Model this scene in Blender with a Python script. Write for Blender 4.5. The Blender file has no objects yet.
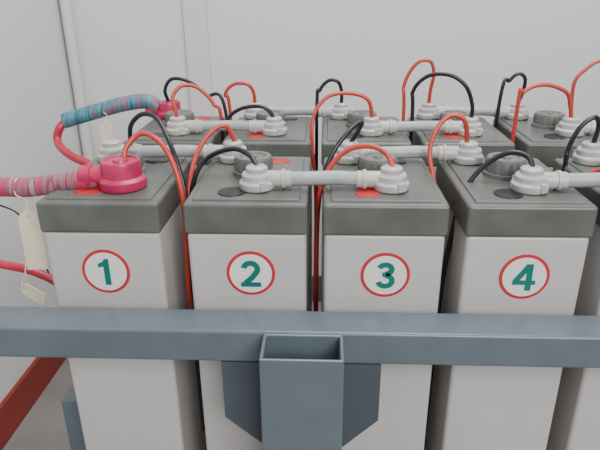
import bpy, bmesh, math, random
from mathutils import Vector, Matrix, Euler
random.seed(3)
S=bpy.context.scene
COL=S.collection

# ---------------- materials
def mat(name,col,rough=0.5,metal=0.0,noise=0.0,nscale=20,bump=0.0,bscale=200,spec=0.5):
    m=bpy.data.materials.new(name); m.use_nodes=True
    nt=m.node_tree; b=nt.nodes['Principled BSDF']
    b.inputs['Base Color'].default_value=(*col,1); b.inputs['Roughness'].default_value=rough
    b.inputs['Metallic'].default_value=metal
    b.inputs['Specular IOR Level'].default_value=spec
    tc=nt.nodes.new('ShaderNodeTexCoord')
    if noise>0:
        n=nt.nodes.new('ShaderNodeTexNoise'); n.inputs['Scale'].default_value=nscale; n.inputs['Detail'].default_value=6
        nt.links.new(tc.outputs['Object'],n.inputs['Vector'])
        r=nt.nodes.new('ShaderNodeValToRGB')
        r.color_ramp.elements[0].position=0.3; r.color_ramp.elements[1].position=0.7
        r.color_ramp.elements[0].color=(*[c*(1-noise) for c in col],1)
        r.color_ramp.elements[1].color=(*[min(1,c*(1+noise)) for c in col],1)
        nt.links.new(n.outputs['Fac'],r.inputs['Fac']); nt.links.new(r.outputs['Color'],b.inputs['Base Color'])
    if bump>0:
        n2=nt.nodes.new('ShaderNodeTexNoise'); n2.inputs['Scale'].default_value=bscale
        nt.links.new(tc.outputs['Object'],n2.inputs['Vector'])
        bp=nt.nodes.new('ShaderNodeBump'); bp.inputs['Strength'].default_value=bump; bp.inputs['Distance'].default_value=0.001
        nt.links.new(n2.outputs['Fac'],bp.inputs['Height']); nt.links.new(bp.outputs['Normal'],b.inputs['Normal'])
    return m
def stripes(name,cols,scale):
    m=mat(name,cols[0],0.45); nt=m.node_tree; b=nt.nodes['Principled BSDF']
    tc=[n for n in nt.nodes if n.type=='TEX_COORD'][0]
    mp=nt.nodes.new('ShaderNodeMapping'); mp.inputs['Scale'].default_value=(scale,scale*.12,scale*.12)
    w=nt.nodes.new('ShaderNodeTexNoise'); w.inputs['Scale'].default_value=1.0; w.inputs['Detail'].default_value=1
    nt.links.new(tc.outputs['Object'],mp.inputs['Vector']); nt.links.new(mp.outputs['Vector'],w.inputs['Vector'])
    r=nt.nodes.new('ShaderNodeValToRGB'); r.color_ramp.interpolation='EASE'
    e=r.color_ramp.elements; n=len(cols); e[0].position=.34; e[0].color=(*cols[0],1); e[1].position=.66; e[1].color=(*cols[-1],1)
    for i in range(1,n-1):
        k=e.new(.34+.32*i/(n-1)); k.color=(*cols[i],1)
    nt.links.new(w.outputs['Fac'],r.inputs['Fac']); nt.links.new(r.outputs['Color'],b.inputs['Base Color'])
    return m
M_body=mat('cell_plastic',(0.49,0.472,0.46),0.40,noise=0.05,nscale=7,bump=.05)
M_lid=mat('lid_plastic',(0.100,0.107,0.098),0.36,noise=0.22,nscale=16,bump=.08)
M_cap=mat('cap_plastic',(0.44,0.435,0.42),0.34,noise=.12,nscale=60)
M_cable=mat('grey_cable',(0.34,0.35,0.36),0.42,noise=.08,nscale=60)
M_vent=mat('vent_plastic',(0.14,0.145,0.137),0.5,noise=.1,nscale=60)
M_steel=mat('painted_steel',(0.105,0.132,0.158),0.30,noise=.07,nscale=22,bump=.25,bscale=90)
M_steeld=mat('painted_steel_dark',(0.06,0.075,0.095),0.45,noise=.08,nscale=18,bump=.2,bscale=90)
M_red=mat('red_wire',(0.48,0.045,0.03),0.35)
M_black=mat('black_wire',(0.012,0.012,0.016),0.35)
M_pink=mat('pink_tape',(0.44,0.018,0.085),0.35,noise=.25,nscale=50)
M_rcable=mat('red_cable',(0.42,0.02,0.045),0.35,noise=.1,nscale=50)
M_pinkst=stripes('pink_tape_sleeve',[(0.46,0.03,0.10),(0.36,0.06,0.12),(0.28,0.15,0.19),(0.25,0.045,0.07),(0.34,0.24,0.26)],110)
M_bluest=stripes('blue_tape_sleeve',[(0.03,0.13,0.19),(0.08,0.24,0.26),(0.05,0.16,0.21),(0.26,0.11,0.17)],90)
M_tag=mat('tag_card',(0.68,0.62,0.46),0.7,noise=.06)
M_white=mat('sticker_white',(0.70,0.73,0.69),0.4)
M_sred=mat('sticker_red',(0.52,0.02,0.035),0.4)
M_teal=mat('sticker_teal',(0.0,0.15,0.125),0.4)
M_redm=mat('red_mark',(0.40,0.02,0.02),0.5,noise=.2,nscale=40)
M_blackm=mat('black_mark',(0.01,0.01,0.012),0.3)
M_wall=mat('wall_paint',(0.62,0.62,0.62),0.7,noise=.025,nscale=2,bump=.2,bscale=60)
M_floor=mat('floor_paint',(0.20,0.19,0.18),0.5,noise=.12,nscale=8)
M_base=mat('baseboard_red',(0.22,0.025,0.018),0.5,noise=.1)
M_gapshade=mat('baseboard_gap_shade',(0.08,0.08,0.08),0.5,noise=.1)  # dark tone paints in the shade seen through the gaps between cells
M_pipe=mat('conduit',(0.60,0.59,0.57),0.4)

# ---------------- helpers
def obj(name,me,parent=None,m=None):
    o=bpy.data.objects.new(name,me); COL.objects.link(o)
    if m: me.materials.append(m)
    if parent: o.parent=parent
    return o
def empty(name,loc=(0,0,0)):
    o=bpy.data.objects.new(name,None); o.location=loc; o.empty_display_size=.05; COL.objects.link(o); return o
def box(name,x0,x1,y0,y1,z0,z1,m,parent=None,bev=0.0,seg=3):
    bm=bmesh.new(); bmesh.ops.create_cube(bm,size=1)
    for v in bm.verts:
        v.co=Vector(((x0+x1)/2+v.co.x*(x1-x0),(y0+y1)/2+v.co.y*(y1-y0),(z0+z1)/2+v.co.z*(z1-z0)))
    if bev>0: bmesh.ops.bevel(bm,geom=bm.edges[:],offset=bev,segments=seg,affect='EDGES',profile=.5)
    me=bpy.data.meshes.new(name); bm.to_mesh(me); bm.free()
    o=obj(name,me,parent,m)
    if bev>0:
        for p in me.polygons: p.use_smooth=True
        md=o.modifiers.new('wn','WEIGHTED_NORMAL'); md.keep_sharp=True
    return o
def lathe_bm(bm,prof,c,n=32,axis=Vector((0,0,1))):
    q=Vector((0,0,1)).rotation_difference(axis)
    rings=[]
    for r,z in prof:
        if r<1e-6: rings.append([bm.verts.new(Vector(c)+q@Vector((0,0,z)))])
        else: rings.append([bm.verts.new(Vector(c)+q@Vector((r*math.cos(2*math.pi*i/n),r*math.sin(2*math.pi*i/n),z))) for i in range(n)])
    for a,b in zip(rings,rings[1:]):
        for i in range(n):
            j=(i+1)%n
            if len(a)==1 and len(b)==1: continue
            if len(a)==1: bm.faces.new((a[0],b[i],b[j]))
            elif len(b)==1: bm.faces.new((a[i],a[j],b[0]))
            else: bm.faces.new((a[i],a[j],b[j],b[i]))
def finish(bm,name,m,parent=None,angle=35):
    bmesh.ops.recalc_face_normals(bm,faces=bm.faces[:])
    me=bpy.data.meshes.new(name); bm.to_mesh(me); bm.free()
    for p in me.polygons: p.use_smooth=True
    o=obj(name,me,parent,m)
    try: me.set_sharp_from_angle(angle=math.radians(angle))
    except Exception: pass
    return o
def catmull(pts,n=10):
    P=[Vector(p) for p in pts]; P=[P[0]*2-P[1]]+P+[P[-1]*2-P[-2]]
    out=[]
    for i in range(1,len(P)-2):
        for k in range(n):
            t=k/n; a,b,c,d=P[i-1],P[i],P[i+1],P[i+2]
            out.append(0.5*((2*b)+(c-a)*t+(2*a-5*b+4*c-d)*t*t+(3*b-a-3*c+d)*t**3))
    out.append(P[-2]); return out
def wire(name,pts,r,m,parent=None,n=10):
    cu=bpy.data.curves.new(name,'CURVE'); cu.dimensions='3D'; cu.bevel_depth=r; cu.bevel_resolution=4; cu.use_fill_caps=True
    pp=catmull(pts,n); s=cu.splines.new('POLY'); s.points.add(len(pp)-1)
    for p,c in zip(s.points,pp): p.co=(*c,1)
    s.use_smooth=True
    o=bpy.data.objects.new(name,cu); COL.objects.link(o); cu.materials.append(m)
    if parent: o.parent=parent
    return o
# digit glyphs (flat printed mesh, unit height)
def digit(n,parent,loc,h):
    bm=bmesh.new()
    def ribbon(pts,w):
        P=[Vector((x,z)) for x,z in pts]; L=[];Rr=[]
        for i,p in enumerate(P):
            if i==0: d=(P[1]-P[0]).normalized(); s=1
            elif i==len(P)-1: d=(P[-1]-P[-2]).normalized(); s=1
            else:
                a=(p-P[i-1]).normalized(); b=(P[i+1]-p).normalized(); d=(a+b).normalized(); s=1/max(.5,d.dot(a))
            nrm=Vector((-d.y,d.x))*w/2*s
            L.append(bm.verts.new(((p+nrm).x*h,0,((p+nrm).y-.5)*h))); Rr.append(bm.verts.new(((p-nrm).x*h,0,((p-nrm).y-.5)*h)))
        for i in range(len(P)-1): bm.faces.new((L[i],L[i+1],Rr[i+1],Rr[i]))
    lay=[0]
    def poly(pts):
        lay[0]+=1
        bm.faces.new([bm.verts.new((x*h,-.00004*lay[0],(z-.5)*h)) for x,z in pts])
    def arc(cx,cz,rx,rz,a0,a1,k=16): return [(cx+rx*math.cos(math.radians(a0+(a1-a0)*t/k)),cz+rz*math.sin(math.radians(a0+(a1-a0)*t/k))) for t in range(k+1)]
    if n==1:
        poly([(-.06,0),(.15,0),(.15,1),(0,1),(-.06,.9)]); poly([(-.03,.72),(.02,1),(-.05,.90),(-.24,.82),(-.24,.66)])
    elif n==2:
        ribbon(arc(0,.68,.235,.225,172,-25)+[(.05,.36),(-.2,.14)],.2); poly([(-.35,0),(.35,0),(.35,.18),(-.35,.18)])
    elif n==3:
        ribbon(arc(0,.735,.21,.17,165,-90),.19); ribbon(arc(0,.30,.235,.205,90,-168),.19); poly([(-.10,.45),(.03,.44),(.03,.62),(-.10,.62)])
    elif n==4:
        poly([(.05,0),(.25,0),(.25,1),(.05,1)]); poly([(-.38,.22),(.38,.22),(.38,.39),(-.38,.39)]); poly([(-.38,.38),(-.15,.38),(.10,.76),(.10,1),(.03,1)])
    me=bpy.data.meshes.new('number')
    for f in bm.faces:
        f.normal_update()
        if f.normal.y>0: f.normal_flip()
    bm.to_mesh(me); bm.free()
    o=obj('number',me,parent,M_teal); o.location=loc
    return o

# ---------------- camera
cam_d=bpy.data.cameras.new('camera'); cam=bpy.data.objects.new('camera',cam_d); COL.objects.link(cam)
cam_d.sensor_width=36; cam_d.lens=34.2; cam_d.clip_start=.02
R=Euler((0,0,math.radians(2.5))).to_matrix()@Euler((math.radians(67.5),0,0)).to_matrix()@Euler((0,0,math.radians(-0.4))).to_matrix()
cam.matrix_world=Matrix.Translation((0,0,1.05))@R.to_4x4()
S.camera=cam

# ---------------- room
WL=-0.80; WB=1.82
box('floor',WL-.1,3.0,-2.0,WB+.1,-.1,0,M_floor)
box('wall_back',WL-.1,3.0,WB,WB+.1,0,2.8,M_wall)
box('wall_left',WL-.1,WL,-.6,WB,0,2.8,M_wall)
box('baseboard_left',WL,WL+.012,-.6,WB,0,.10,M_base)
box('baseboard_back',WL+.012,3.0,WB-.012,WB,0,.10,M_gapshade)

# ---------------- battery cells
CXR=[[-.273,-.0935,.0745,.245,.418],[-.264,-.096,.071,.239,.407]]
ZT=.815; ZL=.774; ZB=.17; W=.146; D=.206
ROWY=[.632,.925]
FY=.050; RYS=(.174,.182); FX=.010; RX=-.038
def cap(name,loc,parent,direction,m=M_cap,s=1.0,L=.030,taped=False):
    bm=bmesh.new()
    if taped:
        prof=[(0,0),(.0235,0),(.0245,.002),(.0245,.009),(.0215,.012),(.0205,.0125),(.0205,.026),(.0195,.0285),(.0165,.0292),(.0155,.0275),(.0080,.0270),(.0072,.0295),(0,.0298)]
    else:
        prof=[(.0,0),(.0215,0),(.0225,.002),(.0225,.008),(.0205,.0105),(.0190,.011),(.0190,.0175),(.0175,.0195),(.0140,.0203),(.0130,.0215),(.0135,.022),(.0135,.0262),(.0115,.0282),(.007,.0290),(.0065,.0278),(0,.0275)]
    lathe_bm(bm,[(a*s,b*s) for a,b in prof],(0,0,0),40)
    if direction:
        d=Vector((direction,0,0))
        pr=[(0,0),(.0105,0),(.0105,L*.55),(.0125,L*.58),(.0125,L*.72),(.0108,L*.75),(.0108,L*.95),(.0095,L),(0,L)]
        lathe_bm(bm,[(a*s,b*s) for a,b in pr],(direction*.014*s,0,.0115*s),24,d)
    if not taped:
        for sx in (-1,1):
            v=bmesh.ops.create_cube(bm,size=1)['verts']
            bmesh.ops.transform(bm,matrix=Matrix.Rotation(.5,4,'Z')@Matrix.Translation((0,sx*.0215,.007))@Matrix.Diagonal((.010,.006,.010,1)),verts=v)
    o=finish(bm,name,m,parent); o.location=loc; return o
def cell(i,row):
    cx=CXR[row][i]; y0=ROWY[row]; RY=RYS[row]
    e=empty('battery_cell',(cx,y0,0))
    box('case',-W/2,W/2,0,D,ZB,ZL+.002,M_body,e,.006)
    box('lid',-W/2-.002,W/2+.002,-.002,D+.002,ZL,ZT,M_lid,e,.005)
    box('lid_panel',-W/2+.008,W/2-.008,.008,D-.008,ZT-.004,ZT+.0025,M_lid,e,.002)
    z=ZT+.0025
    bm=bmesh.new()
    lathe_bm(bm,[(0,0),(.0285,0),(.0285,.005),(.0255,.006),(.0255,.022),(.024,.0245),(.018,.0245),(.017,.0225),(.006,.0225),(.005,.025),(0,.025)],(0,0,0),40)
    for k in range(16):
        a=k*math.pi/8
        v=bmesh.ops.create_cube(bm,size=1)['verts']
        bmesh.ops.transform(bm,matrix=Matrix.Rotation(a,4,'Z')@Matrix.Translation((.0257,0,.0140))@Matrix.Diagonal((.0018,.0035,.014,1)),verts=v)
    o=finish(bm,'vent_plug',M_vent,e); o.location=(-.002,.114,z)
    front_pos=(i%2==0)
    if row==1: front_pos=not front_pos
    for fr in (True,False):
        pos=front_pos if fr else not front_pos
        bm=bmesh.new(); n=40; th=.0008 if pos else .0012
        ph=[random.uniform(0,6.28) for _ in range(3)]
        amp=.11 if pos else .0
        rad=[.0165*(1+amp*(math.sin(2*a+ph[0])+.6*math.sin(3*a+ph[1])+.4*math.sin(7*a+ph[2]))) if pos else .0175 for a in [2*math.pi*k/n for k in range(n)]]
        lo=[bm.verts.new((rad[k]*math.cos(2*math.pi*k/n),rad[k]*math.sin(2*math.pi*k/n),0)) for k in range(n)]
        hi=[bm.verts.new((v.co.x*.98,v.co.y*.98,th)) for v in lo]
        bm.faces.new(hi); bm.faces.new(lo[::-1])
        for k in range(n):
            l=(k+1)%n; bm.faces.new((lo[k],lo[l],hi[l],hi[k]))
        o=finish(bm,'polarity_mark',M_redm if pos else M_blackm,e)
        o.location=(-.020,.033,z) if fr else (.028,D-.034,z)
    for fr in (True,False):
        loc=(FX,FY,z+.001) if fr else (RX,RY,z+.001)
        if fr: dr=1 if i in(1,3) else -1
        else: dr=1 if i in(0,2,4) else -1
        if row==1:
            if fr: dr=1 if i in(0,2,4) else -1
            else: dr=1 if i in(1,3) else -1
        pink=(row==0 and i==0 and fr) or (row==1 and i==0 and not fr)
        if pink: cap('terminal_cap_taped',(loc[0]+(.008 if row==0 else 0),loc[1],loc[2]),e,-1,M_pink,1.22 if row==0 else 1.05,taped=True)
        else: cap('terminal_cap',loc,e,dr)
    if row==0 and i<4:
        zc=.722; sx=(0,.004,.003,.002)[i]
        for nm,r1,y,m in (('sticker_disc',.0305,-.0005,M_sred),('sticker_face',.0265,-.0011,M_white)):
            bm=bmesh.new(); lathe_bm(bm,[(0,0),(r1,0),(r1,.0005),(0,.0005)],(0,0,0),64,Vector((0,-1,0)))
            o=finish(bm,nm,m,e); o.location=(sx,y+.0004,zc)
        digit(i+1,e,(sx,-.0017,zc),.0365)
    return e
for row in (0,1):
    for i in range(5): cell(i,row)

def link(i,j,row,fr):
    y=ROWY[row]+(FY if fr else RYS[row]); x=FX if fr else RX; z=ZT+.0025+.001+.0115
    C=CXR[row]
    a=C[i]+x+.036; b=(C[j] if j<5 else C[4]+.17)+x-.036
    wire('interconnect_cable',[(a,y,z),((a*2+b)/3,y-.001,z+.001),((a+b*2)/3,y+.001,z+.0015),(b,y,z)],.0092,M_cable)
link(1,2,0,True); link(3,4,0,True); link(0,1,0,False); link(2,3,0,False)
link(0,1,1,True); link(2,3,1,True); link(1,2,1,False); link(3,4,1,False)

# ---------------- rack
rk=empty('battery_rack',(0,0,0))
box('front_rail',-.62,1.2,.556,.606,.643,.686,M_steel,rk,.004)
def tube(name,x0,x1,y0,y1,z0,z1,t,m,parent):
    bm=bmesh.new()
    def ring(z,i): return [bm.verts.new(v) for v in ((x0+i,y0+i,z),(x1-i,y0+i,z),(x1-i,y1-i,z),(x0+i,y1-i,z))]
    a=ring(z0,0); b=ring(z1,0); c=ring(z1,t); d=ring(z0,t)
    for p,q in ((a,b),(b,c),(c,d),(d,a)):
        for k in range(4):
            l=(k+1)%4; bm.faces.new((p[k],p[l],q[l],q[k]))
    bmesh.ops.recalc_face_normals(bm,faces=bm.faces[:])
    me=bpy.data.meshes.new(name); bm.to_mesh(me); bm.free(); o=obj(name,me,parent,m)
    md=o.modifiers.new('b','BEVEL'); md.width=.0015; md.segments=2
    return o
tube('front_post',-.067,.024,.504,.5555,0,.685,.004,M_steel,rk)
def plate(name,pts,y0,y1,m):
    bm=bmesh.new(); f=[bm.verts.new((x,y0,z)) for x,z in pts]; g=[bm.verts.new((x,y1,z)) for x,z in pts]
    bm.faces.new(f); bm.faces.new(g[::-1])
    for k in range(len(pts)):
        l=(k+1)%len(pts); bm.faces.new((f[k],f[l],g[l],g[k]))
    bmesh.ops.recalc_face_normals(bm,faces=bm.faces[:])
    me=bpy.data.meshes.new(name); bm.to_mesh(me); bm.free(); return obj(name,me,rk,m)
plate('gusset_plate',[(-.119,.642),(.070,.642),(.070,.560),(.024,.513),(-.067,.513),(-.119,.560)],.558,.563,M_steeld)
for nm,y in (('base_rail_a',.64),('base_rail_b',.79),('base_rail_c',.94),('base_rail_d',1.08)):
    box(nm,-.38,1.2,y,y+.04,.12,.169,M_steel,rk,.003)
for x in (-.392,1.16):
    box('end_beam',x-.02,x+.02,.556,1.16,.08,.119,M_steel,rk,.003)
    box('end_leg_a',x-.015,x+.015,.70,.74,0,.46,M_steel,rk,.003)
    box('end_leg_b',x-.015,x+.015,1.12,1.16,0,.60,M_steel,rk,.003)
    box('end_brace',x-.014,x+.014,.741,1.119,.42,.459,M_steel,rk,.003)
# ---------------- wires (world coordinates in millimetres)
def MM(name,pts,r,m):
    return wire(name,[(x/1000,y/1000,z/1000) for x,y,z in pts],r,m)
RW,BW='red_sense_wire','black_sense_wire'
r=.0034
MM(RW,[(-254,690,846),(-252,700,864),(-235,710,880),(-210,700,874),(-190,690,845),(-179,680,794),(-181,680,723),(-184,690,642),(-184,760,560),(-184,840,500)],r,M_red)
MM(BW,[(-281,800,843),(-275,795,872),(-253,785,890),(-228,770,885),(-204,740,853),(-187,720,804),(-181,710,747),(-187,710,637),(-187,710,400)],r,M_black)
MM(RW,[(-128,804,845),(-140,800,870),(-161,790,862),(-178,770,836),(-184,740,801),(-187,720,742),(-190,720,631),(-188,800,500)],r,M_red)
MM(BW,[(-83,686,843),(-94,700,855),(-119,720,858),(-156,740,840),(-176,735,810),(-183,730,746),(-184,730,500)],r,M_black)
MM(RW,[(86,684,843),(79,700,858),(57,710,865),(27,715,856),(3,710,826),(-7,700,781),(-9,700,662),(-9,780,480)],r,M_red)
MM(BW,[(38,806,843),(48,803,862),(53,800,876),(36,780,869),(11,760,839),(-5,745,788),(-9,735,694),(-9,735,400)],r,M_black)
MM(RW,[(204,804,845),(199,800,872),(190,800,884),(173,800,884),(155,790,865),(148,780,834),(155,760,790),(160,760,714),(160,760,400)],r,M_red)
MM(BW,[(258,686,843),(254,700,855),(233,710,857),(206,715,838),(184,710,807),(172,700,762),(163,700,649),(160,700,400)],r,M_black)
MM(RW,[(83,975,843),(74,975,876),(43,975,887),(6,970,882),(-17,960,853),(-20,950,804),(-13,950,704),(-13,950,400)],r,M_red)
MM(BW,[(250,975,843),(249,975,868),(235,975,899),(208,980,916),(174,990,913),(152,1000,885),(154,1000,837),(155,1000,500)],r,M_black)
MM(RW,[(200,1107,843),(201,1104,872),(204,1100,902),(195,1100,925),(170,1100,920),(150,1100,881),(152,1095,825),(155,1090,500)],r,M_red)
MM(BW,[(33,1107,843),(33,1104,868),(26,1100,887),(9,1100,890),(-8,1100,872),(-14,1100,834),(-13,1100,500)],r,M_black)
MM(RW,[(-134,1107,843),(-136,1104,868),(-147,1100,883),(-172,1100,883),(-190,1100,863),(-182,1100,824),(-180,1100,500)],r,M_red)
MM(BW,[(-86,975,843),(-95,975,858),(-113,975,865),(-145,980,859),(-170,990,838),(-180,990,802),(-180,990,500)],r,M_black)
MM(RW,[(-254,975,843),(-257,976,860),(-260,980,881),(-245,990,897),(-220,1000,892),(-194,1000,864),(-181,1000,818),(-180,1000,500)],r,M_red)
MM(BW,[(-302,1107,846),(-306,1100,872),(-290,1100,893),(-256,1100,887),(-227,1100,863),(-190,1095,830),(-180,1090,500)],r,M_black)
MM(RW,[(417,975,843),(412,975,864),(401,975,889),(364,975,901),(330,970,890),(323,970,857),(323,970,500)],r,M_red)
MM(BW,[(368,1107,843),(374,1104,870),(373,1100,893),(361,1100,902),(346,1100,890),(330,1095,852),(324,1095,500)],r,M_black)
MM(RW,[(469,1100,820),(464,1100,883),(480,1100,909),(510,1100,926),(561,1100,908),(590,1100,840)],r,M_red)
MM(BW,[(345,800,500),(345,800,800),(345,800,837),(356,800,869),(375,803,883),(384,806,870),(381,806,843)],r,M_black)
MM(RW,[(340,760,500),(342,760,780),(352,760,806),(375,750,826),(408,720,850),(428,686,843)],r,M_red)
MM('pink_main_cable',[(-286,683,829),(-336,681,823),(-376,680,817),(-416,680,817),(-496,680,812),(-620,660,780)],.0128,M_pinkst)
MM('blue_taped_cable',[(-325,1107,838),(-345,1103,850),(-392,1098,845),(-445,1090,832),(-504,1080,816)],.0145,M_bluest)
MM('red_main_cable',[(-492,1082,820),(-510,1070,805),(-514,1060,779),(-476,1020,765),(-419,990,749),(-363,950,720),(-355,900,600)],.008,M_rcable)
MM('red_low_cable',[(-700,750,700),(-543,750,685),(-485,750,671),(-433,750,658),(-392,750,628),(-370,750,556),(-365,750,450)],.0065,M_rcable)
MM(BW,[(-560,800,765),(-487,800,743),(-467,800,727),(-463,800,703),(-432,780,650),(-399,760,610),(-375,750,540)],.0014,M_black)

# paper tags
def tag(top,w,h,rz,tilt,knot):
    top=Vector(top)
    bm=bmesh.new(); t=.0006; c=w*.28
    out=[(-w/2,-h),(w/2,-h),(w/2,-c),(w/2-c,0),(-w/2+c,0),(-w/2,-c)]
    n=24; rr=w*.11
    hole=[(rr*math.cos(2*math.pi*k/n),-c*.9+rr*math.sin(2*math.pi*k/n)) for k in range(n)]
    for yy in (-t,t):
        o=[bm.verts.new((x,yy+.002*math.sin(z/h*3),z)) for x,z in out]; hh=[bm.verts.new((x,yy,z)) for x,z in hole]
        es=[bm.edges.new((o[k],o[(k+1)%6])) for k in range(6)]+[bm.edges.new((hh[k],hh[(k+1)%n])) for k in range(n)]
        bmesh.ops.triangle_fill(bm,edges=es,use_beauty=True)
        if yy<0: a=o
        else:
            for k in range(6):
                l=(k+1)%6; bm.faces.new((a[k],a[l],o[l],o[k]))
    bmesh.ops.recalc_face_normals(bm,faces=bm.faces[:])
    e=empty('paper_tag',top)
    me=bpy.data.meshes.new('card'); bm.to_mesh(me); bm.free(); o=obj('card',me,e,M_tag)
    o.rotation_euler=(0,tilt,rz)
    k=Vector(knot)-top
    hp=Vector((0,0,-c*.9))
    wire('string',[hp,k*.5+Vector((.004,-.003,0)),k+Vector((.0,-.013,-.004)),k+Vector((0,-.004,.013)),k+Vector((-.001,.012,.003)),k*.5+Vector((-.004,.003,0)),hp],.0009,M_tag,e)
tag((-.377,.665,.790),.027,.083,.15,.02,(-.390,.68,.816))
tag((-.422,1.075,.815),.024,.060,.3,.0,(-.424,1.093,.838))
tag((-.452,.738,.640),.022,.045,-.3,-1.2,(-.442,.75,.660))

# conduits
box('trim_1',-.425,-.355,WB-.02,WB,.1,2.8,M_pipe,None,.003)
bm=bmesh.new(); lathe_bm(bm,[(0,0),(.016,0),(.016,2.6),(0,2.6)],(0,0,0),24)
o=finish(bm,'conduit_pipe',M_pipe); o.location=(WL+.022,WB-.020,.1)
# ---------------- light
w=bpy.data.worlds.new('world'); S.world=w; w.use_nodes=True
w.node_tree.nodes['Background'].inputs['Color'].default_value=(.97,.985,1,1); w.node_tree.nodes['Background'].inputs['Strength'].default_value=.34
def area(name,loc,target,size,power,col=(1,1,1)):
    l=bpy.data.lights.new(name,'AREA'); l.shape='RECTANGLE'; l.size=size[0]; l.size_y=size[1]; l.energy=power; l.color=col
    o=bpy.data.objects.new(name,l); COL.objects.link(o); o.location=loc
    o.rotation_euler=(Vector(target)-Vector(loc)).to_track_quat('-Z','Y').to_euler(); return o
area('window_light',(1.0,-1.6,2.2),(0,1.0,.8),(1.6,1.2),88,(1,.99,.97))
area('ceiling_light',(.3,1.0,2.75),(.2,1.1,.8),(1.5,.8),50)
